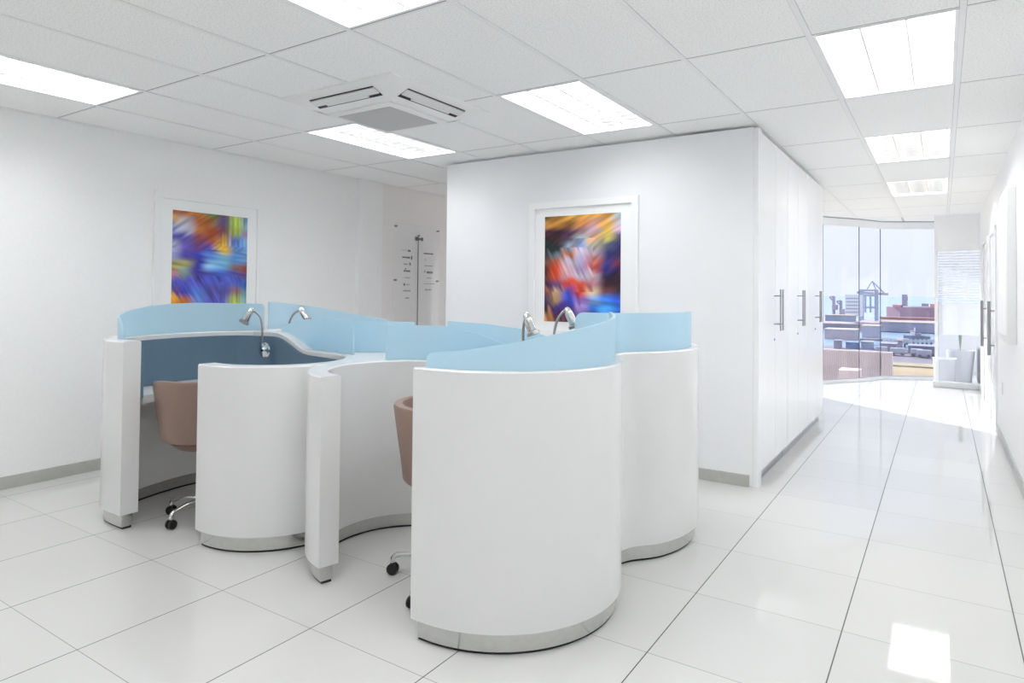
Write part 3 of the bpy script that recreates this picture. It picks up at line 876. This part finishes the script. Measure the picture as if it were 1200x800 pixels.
star_base(t2, math.atan2(2.377-c2[1], -2.233-c2[0])-rad(10), .323)

# ------------------------------------------------------------------ gooseneck lamps
def lamp(label, base, out, neck, head_dir):
    """base: centre of the disc on the board; out: unit direction off the board; neck: points from the disc; head_dir: where the shade points"""
    t = thing('desk_lamp', label, 'lamp', base, 0, 'chrome gooseneck lamps')
    o_ = Vector(out).normalized()
    bm = bmesh.new(); add_lathe(bm, [(.050, 0.0), (.054, .006), (.050, .016), (.02, .022), (.012, .03)], 28, (0, 0, 0), o_)
    link_mesh('mounting_disc', bm, bright_chrome, t, 40)
    bm = bmesh.new(); add_lathe(bm, [(.007, .0301), (.007, .036)], 12, (0, 0, 0), o_); link_mesh('switch_button', bm, dark_m, t, 40)
    pts = [Vector(p)-Vector(base) for p in neck]
    bm = bmesh.new(); add_tube(bm, catmull([tuple(p) for p in pts], 10), .0075, 12); link_mesh('gooseneck', bm, satin_m, t, 60)
    hd = Vector(head_dir).normalized(); e = pts[-1]-hd*.03
    bm = bmesh.new(); add_lathe(bm, [(.008, -.012), (.018, 0), (.024, .03), (.024, .085), (.022, .087)], 24, e, hd)
    h_ = link_mesh('lamp_head', bm, bright_chrome, t, 40)
    bm = bmesh.new(); add_lathe(bm, [(.0245, .0875), (.034, .095), (.036, .11), (.030, .112)], 24, e, hd)
    link_mesh('rim', bm, satin_m, h_, 40)
    return t
b1 = (-4.01, 2.945, .945)
lamp('chrome gooseneck lamp on the teal board of the left bay', b1, (.05, -1, 0),
     [(b1[0]+.0, b1[1]-.028, .99), (b1[0]-.0, b1[1]-.03, 1.10), (b1[0]-.012, b1[1]-.038, 1.175), (b1[0]-.045, b1[1]-.06, 1.215), (b1[0]-.075, b1[1]-.08, 1.205)], (-.42, -.28, -.85))
b2 = (-4.10, 3.18, .945)
lamp('chrome gooseneck lamp arching behind the blue screen of the left bay', b2, (0, 1, 0),
     [(b2[0], b2[1]+.028, .99), (b2[0], b2[1]+.03, 1.10), (b2[0]+.02, b2[1]+.045, 1.175), (b2[0]+.06, b2[1]+.07, 1.215), (b2[0]+.085, b2[1]+.085, 1.205)], (.42, .28, -.85))
b3 = (-1.80, 2.982, .90)
lamp('left of the two chrome lamp tips above the large front screen', b3, (0, -1, 0),
     [(b3[0], b3[1]-.028, .94), (b3[0]-.05, b3[1]-.035, 1.08), (b3[0]-.045, b3[1]-.05, 1.18), (b3[0]-.012, b3[1]-.075, 1.245), (b3[0]+.012, b3[1]-.095, 1.225)], (.35, .1, -.9))
b4 = (-1.75, 3.145, .90)
lamp('right chrome lamp tip, in front of the red and white swirl print', b4, (0, 1, 0),
     [(b4[0], b4[1]+.028, .94), (b4[0]-.05, b4[1]+.035, 1.08), (b4[0]-.045, b4[1]+.05, 1.20), (b4[0]-.01, b4[1]+.075, 1.268), (b4[0]+.012, b4[1]+.095, 1.25)], (.35, .2, -.9))

# ------------------------------------------------------------------ the harbour outside (a storey or three below), colours paled with painted-in haze
SEA = -11.0
water_m = add_noise(mat('harbour_water', (150, 178, 205), .25), .02, .06)
ground_m = add_noise(mat('dry_ground', (186, 164, 132), .9), .05, .12, 5)
quay_m = add_noise(mat('quay_concrete', (178, 164, 172), .9), .03, .08, 4)
struct('ground_sea', box(-4000, 4000, 100, 12000, SEA-.5, SEA), water_m)
bm = box(-120, 160, 18, 170, SEA-.4, SEA+.5); struct('ground_shore', bm, ground_m)
def slab(px0, px1, y0, y1, ztop):
    a_ = at(px0, 345, y0).x; b_ = at(px1, 345, y0).x
    return box(a_, b_, y0, y1, SEA, ztop)
struct('ground_quay', slab(700, 1500, 262, 330, SEA+2.2), quay_m)
sand_m = mat('stacked_sand', (214, 190, 168), .9); rust_m = mat('rust_red', (190, 148, 142), .8); mauve = mat('harbour_mauve', (166, 160, 178), .8)  # harbour palette: distance haze is put into these lightened base colours
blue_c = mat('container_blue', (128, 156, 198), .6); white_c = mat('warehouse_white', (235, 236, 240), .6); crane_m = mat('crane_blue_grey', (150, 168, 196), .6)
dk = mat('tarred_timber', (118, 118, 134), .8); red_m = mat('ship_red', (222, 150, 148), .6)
def Z(px, py, y): return at(px, py, y).z
def X(px, y): return at(px, 345, y).x
def part(name, t, m, px0, px1, py0, py1, y, depth, bevel=.0):
    """a block of the far harbour with its own depth, placed relative to thing t"""
    l = t.location
    bm = box(X(px0, y)-l.x, X(px1, y)-l.x, y-l.y, y+depth-l.y, Z(px0, py1, y)-l.z, Z(px0, py0, y)-l.z, bevel=bevel)
    return link_mesh(name, bm, m, t)
# ship
ys_ = 345.
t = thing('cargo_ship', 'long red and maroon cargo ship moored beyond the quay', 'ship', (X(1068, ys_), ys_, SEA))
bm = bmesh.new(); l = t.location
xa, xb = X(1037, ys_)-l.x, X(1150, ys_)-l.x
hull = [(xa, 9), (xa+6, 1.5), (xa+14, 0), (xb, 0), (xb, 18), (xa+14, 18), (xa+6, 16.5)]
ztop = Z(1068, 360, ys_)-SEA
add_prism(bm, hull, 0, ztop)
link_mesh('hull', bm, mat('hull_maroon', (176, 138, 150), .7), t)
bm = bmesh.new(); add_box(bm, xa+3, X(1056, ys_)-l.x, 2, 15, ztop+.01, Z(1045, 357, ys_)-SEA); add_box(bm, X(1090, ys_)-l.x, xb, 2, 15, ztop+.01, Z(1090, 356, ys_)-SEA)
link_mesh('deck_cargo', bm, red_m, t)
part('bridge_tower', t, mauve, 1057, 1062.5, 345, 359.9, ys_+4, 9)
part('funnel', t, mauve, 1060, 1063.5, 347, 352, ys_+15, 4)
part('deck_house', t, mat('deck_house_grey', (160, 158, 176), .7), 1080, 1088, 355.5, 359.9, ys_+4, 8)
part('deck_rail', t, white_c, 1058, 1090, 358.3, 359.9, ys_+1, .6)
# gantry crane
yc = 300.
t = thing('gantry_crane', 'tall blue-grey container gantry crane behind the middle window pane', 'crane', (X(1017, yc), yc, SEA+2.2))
l = t.location
def bar(name, m, pts, r_):
    bm = bmesh.new()
    for a_, b_ in pts: add_tube(bm, [Vector(a_)-l, Vector(b_)-l], r_, 8)
    return link_mesh(name, bm, m, t)
dz = 9.
for px in (1008.5, 1026):
    for y_ in (yc, yc+dz):
        bar('leg', crane_m, [((X(px, yc), y_, SEA+2.2), (X(px, yc), y_, Z(px, 339, yc)))], .42)
bar('cross_beams', crane_m, [((X(1008.5, yc), y_, Z(1017, py, yc)), (X(1026, yc), y_, Z(1017, py, yc))) for y_ in (yc, yc+dz) for py in (340, 346, 360)]
    + [((X(px, yc), yc, Z(1017, 340, yc)), (X(px, yc), yc+dz, Z(1017, 340, yc))) for px in (1008.5, 1026)]
    + [((X(px, yc), yc, Z(1017, 345, yc)), (X(px, yc), yc, Z(1017, 366, yc))) for px in (1014, 1020)], .38)
bar('boom', mat('boom_grey', (172, 172, 184), .6), [((X(1003, yc), yc+4, Z(1003, 342.5, yc)), (X(1040, yc), yc+4, Z(1040, 344.5, yc)))], .5)
bar('apex_frame', crane_m, [((X(1014, yc), yc+4, Z(1014, 340, yc)), (X(1021, yc), yc+4, Z(1021, 329, yc))), ((X(1021, yc), yc+4, Z(1021, 329, yc)), (X(1026, yc), yc+4, Z(1026, 340, yc))), ((X(1021, yc), yc+4, Z(1021, 329, yc)), (X(1036, yc), yc+4, Z(1036, 344, yc)))], .22)
# small cranes left
for px, h_, lab in ((977, 347, 'slim harbour crane at the left end of the window view'), (985.5, 352, 'shorter harbour crane right of the slim one, by white warehouse')):
    y_ = 290.
    t = thing('harbour_crane', lab, 'crane', (X(px, y_), y_, SEA+2.2), 0); l = t.location
    bar('mast', mauve, [((X(px, y_), y_, SEA+2.2), (X(px, y_), y_, Z(px, h_, y_)))], .55)
    bar('jib', mauve, [((X(px, y_), y_, Z(px, h_+6, y_)), (X(px-5, y_), y_, Z(px, h_+1, y_))), ((X(px, y_), y_, Z(px, h_, y_)), (X(px-5, y_), y_, Z(px, h_+1, y_)))], .28)
    part('machine_house', t, mauve, px-2, px+2.5, h_+10, h_+16, y_-3, 6)
    part('portal', t, mauve, px-3, px+3, 368.0, Z and 371.5, y_-3, 6)
def simple_block(name, label, cat, px0, px1, py0, py1, y, depth, m, roof=None, extra=None):
    t = thing(name, label, cat, (X((px0+px1)/2, y), y, Z(px0, py1, y)))
    part('walls', t, m, px0, px1, py0+.8, py1, y, depth)
    part('roof', t, roof or m, px0-.6, px1+.6, py0, py0+.78, y-.4, depth+.8)
    return t
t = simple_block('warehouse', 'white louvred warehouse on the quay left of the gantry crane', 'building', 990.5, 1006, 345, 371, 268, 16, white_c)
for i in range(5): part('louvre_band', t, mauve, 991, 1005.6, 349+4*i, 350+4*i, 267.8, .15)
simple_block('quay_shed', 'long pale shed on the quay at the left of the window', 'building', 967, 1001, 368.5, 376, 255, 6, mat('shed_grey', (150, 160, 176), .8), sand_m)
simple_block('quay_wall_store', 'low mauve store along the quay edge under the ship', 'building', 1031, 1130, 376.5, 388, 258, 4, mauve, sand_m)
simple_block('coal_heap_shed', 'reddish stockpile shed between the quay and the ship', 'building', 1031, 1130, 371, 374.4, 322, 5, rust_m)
# jetty with tyres
yj = 186.
t = thing('jetty', 'dark timber jetty crossing the harbour water, hung with tyres', 'jetty', (X(1070, yj), yj, SEA)); l = t.location
part('deck', t, dk, 1008, 1140, 396.5, 398.6, yj, 3.5)
tyre_m = mat('tyre_pale', (205, 208, 214), .7)
for i in range(13):
    px = 1034+i*5.2
    bm = bmesh.new(); add_tube(bm, [(X(px, yj)-l.x, .5, -1.), (X(px, yj)-l.x, .5, Z(px, 398.6, yj)-SEA)], .22, 8); link_mesh('pile', bm, dk, t, 40)
    bm = bmesh.new(); add_lathe(bm, [(.28, -.12), (.5, -.12), (.5, .12), (.28, .12)], 16, (X(px+2.5, yj)-l.x, -.14, Z(px, 399.6, yj)-SEA), (0, 1, 0)); link_mesh('tyre', bm, tyre_m, t, 40)
# tug
yt = 205.
t = thing('tugboat', 'dark tugboat with white wheelhouse moored behind the jetty', 'boat', (X(1075, yt), yt, SEA)); l = t.location
bm = bmesh.new(); xa, xb = X(1058, yt)-l.x, X(1090, yt)-l.x
add_prism(bm, [(xa, 2.5), (xa+2, .6), (xa+4, 0), (xb, 0), (xb, 5), (xa+4, 5), (xa+2, 4.4)], -.3, Z(1070, 393.5, yt)-SEA); link_mesh('hull', bm, dk, t)
part('wheelhouse', t, white_c, 1066.5, 1072, 388.2, 393.4, yt+1, 3)
part('deck_house', t, mauve, 1072.1, 1079, 390.5, 393.4, yt+1, 3)
bar('mast', white_c, [((X(1071.5, yt), yt+2.5, Z(1071, 388.2, yt)), (X(1071.5, yt), yt+2.5, Z(1071, 384, yt)))], .15)
part('wheelhouse_roof', t, rust_m, 1066, 1072.5, 387.4, 388.15, yt+.8, 3.4)
# yard: roofs, trucks, containers
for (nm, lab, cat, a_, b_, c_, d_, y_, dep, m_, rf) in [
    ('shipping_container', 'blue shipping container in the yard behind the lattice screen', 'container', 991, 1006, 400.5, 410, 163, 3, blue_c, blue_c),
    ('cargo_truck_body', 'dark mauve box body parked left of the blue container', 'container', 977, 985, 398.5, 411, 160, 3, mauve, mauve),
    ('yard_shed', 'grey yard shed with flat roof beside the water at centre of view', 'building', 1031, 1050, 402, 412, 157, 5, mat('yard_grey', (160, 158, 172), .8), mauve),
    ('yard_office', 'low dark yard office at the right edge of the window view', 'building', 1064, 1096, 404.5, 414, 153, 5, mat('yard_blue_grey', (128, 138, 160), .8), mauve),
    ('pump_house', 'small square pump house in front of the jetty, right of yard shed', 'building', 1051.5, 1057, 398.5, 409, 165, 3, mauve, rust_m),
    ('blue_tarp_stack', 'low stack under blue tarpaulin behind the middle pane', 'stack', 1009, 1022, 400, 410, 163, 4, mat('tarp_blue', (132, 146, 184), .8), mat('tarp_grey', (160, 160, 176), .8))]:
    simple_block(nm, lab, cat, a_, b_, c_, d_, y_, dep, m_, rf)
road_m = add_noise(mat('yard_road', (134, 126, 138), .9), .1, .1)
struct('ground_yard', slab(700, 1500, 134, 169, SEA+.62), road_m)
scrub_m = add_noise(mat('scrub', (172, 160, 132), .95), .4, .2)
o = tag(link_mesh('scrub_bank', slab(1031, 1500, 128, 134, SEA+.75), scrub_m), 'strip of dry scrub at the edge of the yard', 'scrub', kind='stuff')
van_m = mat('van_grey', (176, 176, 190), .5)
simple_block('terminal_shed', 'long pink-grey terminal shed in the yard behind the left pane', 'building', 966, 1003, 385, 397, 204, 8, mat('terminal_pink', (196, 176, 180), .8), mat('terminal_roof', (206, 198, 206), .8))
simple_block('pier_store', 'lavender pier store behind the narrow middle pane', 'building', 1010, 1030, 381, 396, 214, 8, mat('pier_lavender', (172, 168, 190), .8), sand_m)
for i, (px, w_, py) in enumerate([(1059, 2.2, 403), (1033, 2.0, 415), (1052, 2.6, 416), (1083, 2.4, 417), (1074, 2.0, 416)]):
    y_ = {403: 184, 415: 152, 416: 150, 417: 148}[py]
    t = thing('parked_van', ['small pale van parked at the water edge', 'pale van at the left of the yard in the right pane', 'pale van in the middle of the yard, right pane', 'rightmost pale van in the yard', 'pale van just left of the rightmost van in the yard'][i], 'van', (X(px, y_), y_, SEA+.62), 0, 'vans in the harbour yard')
    link_mesh('van_body', box(-w_/2, w_/2, -.9, .9, .3, 1.5, bevel=.15), van_m, t, 30)
    for sx in (-1, 1):
        for sy in (-1, 1):
            bm = bmesh.new(); add_lathe(bm, [(.3, -.1), (.33, 0), (.3, .1)], 12, (sx*w_*.3, sy*.8, .33), (0, 1, 0)); link_mesh('wheel', bm, dk, t, 40)
# lattice sun screen just below the window
t = thing('lattice_screen', 'pale pink zigzag lattice screen standing outside below the window', 'screen', (-1.2, 15.2, -1.2))
pink = mat('lattice_pink', (238, 220, 216), .7); shade_m = mat('lattice_backing', (206, 186, 186), .8)
yl = 15.2; l = t.location
xa, xb = X(958, yl)-l.x, X(1046, yl)-l.x
zt = Z(1000, 411, yl)-l.z
bm = bmesh.new(); nS = 46; wS = (xb-xa)/nS
for i in range(nS):
    x0 = xa+i*wS; P_ = []
    for j in range(15):
        z = -1.4+(zt+1.4)*j/14; P_.append((x0+wS*.5+(wS*.42 if j % 2 else -wS*.0), z))
    for (x1, z1), (x2, z2) in zip(P_, P_[1:]):
        v = [bm.verts.new(p) for p in ((x1-wS*.27, 0, z1), (x1+wS*.27, 0, z1), (x2+wS*.27, 0, z2), (x2-wS*.27, 0, z2))]
        v2 = [bm.verts.new(p.co+Vector((0, .03, 0))) for p in v]
        bm.faces.new(v); bm.faces.new(v2)
        for k_ in range(4): bm.faces.new((v[k_], v[(k_+1) % 4], v2[(k_+1) % 4], v2[k_]))
link_mesh('lattice', bm, pink, t)
link_mesh('backing', box(xa, xb, .05, .07, -1.4, zt-.02), shade_m, t)
link_mesh('top_rail', box(xa, xb, -.01, .08, zt-.012, zt+.012), pink, t)
t = thing('planter_box', 'pale pink slatted box standing in front of the lattice screen', 'planter', (X(994, 14.2), 14.2, -1.2)); l = t.location
part('box_body', t, pink, 982.5, 1006.5, 433, 447, 14.2, .5)
for i in range(12):
    px = 983.5+i*1.95
    part('slat', t, mat('slat_pink', (240, 222, 216), .7), px, px+1.2, 433.5, 446.5, 14.175, .02)

# ------------------------------------------------------------------ light
w = bpy.data.worlds.new('sky'); bpy.context.scene.world = w; w.use_nodes = True
N, L = w.node_tree.nodes, w.node_tree.links
bg = N['Background']; tc = N.new('ShaderNodeTexCoord'); sp = N.new('ShaderNodeSeparateXYZ'); L.new(tc.outputs['Generated'], sp.inputs[0])
rp = N.new('ShaderNodeValToRGB'); e = rp.color_ramp.elements
e[0].position = 0.0; e[0].color = (.80, .85, .95, 1); e[1].position = .5; e[1].color = (.62, .76, 1.0, 1)
e2 = rp.color_ramp.elements.new(.09); e2.color = (.86, .90, .98, 1)
L.new(sp.outputs['Z'], rp.inputs['Fac']); L.new(rp.outputs['Color'], bg.inputs['Color']); bg.inputs['Strength'].default_value = .86
sun = bpy.data.lights.new('sun', 'SUN'); sun.energy = 5.0; sun.angle = rad(.6); sun.color = (1, .965, .92)
so = bpy.data.objects.new('sun', sun); C.objects.link(so)
el = rad(35); hd = Vector((1.77, -1.5, 0)).normalized()
d = Vector((hd.x*math.cos(el), hd.y*math.cos(el), -math.sin(el)))
so.rotation_euler = d.to_track_quat('-Z', 'Y').to_euler(); so.location = (-20, 30, 30)

sc = bpy.context.scene
sc.view_settings.view_transform = 'Standard'; sc.view_settings.look = 'None'
sc.view_settings.exposure = 0.37; sc.view_settings.gamma = 1.0; sc.view_settings.use_curve_mapping = False
sc.cycles.max_bounces = 24; sc.cycles.diffuse_bounces = 16; sc.cycles.glossy_bounces = 6; sc.cycles.transparent_max_bounces = 16
sc.cycles.use_denoising = True
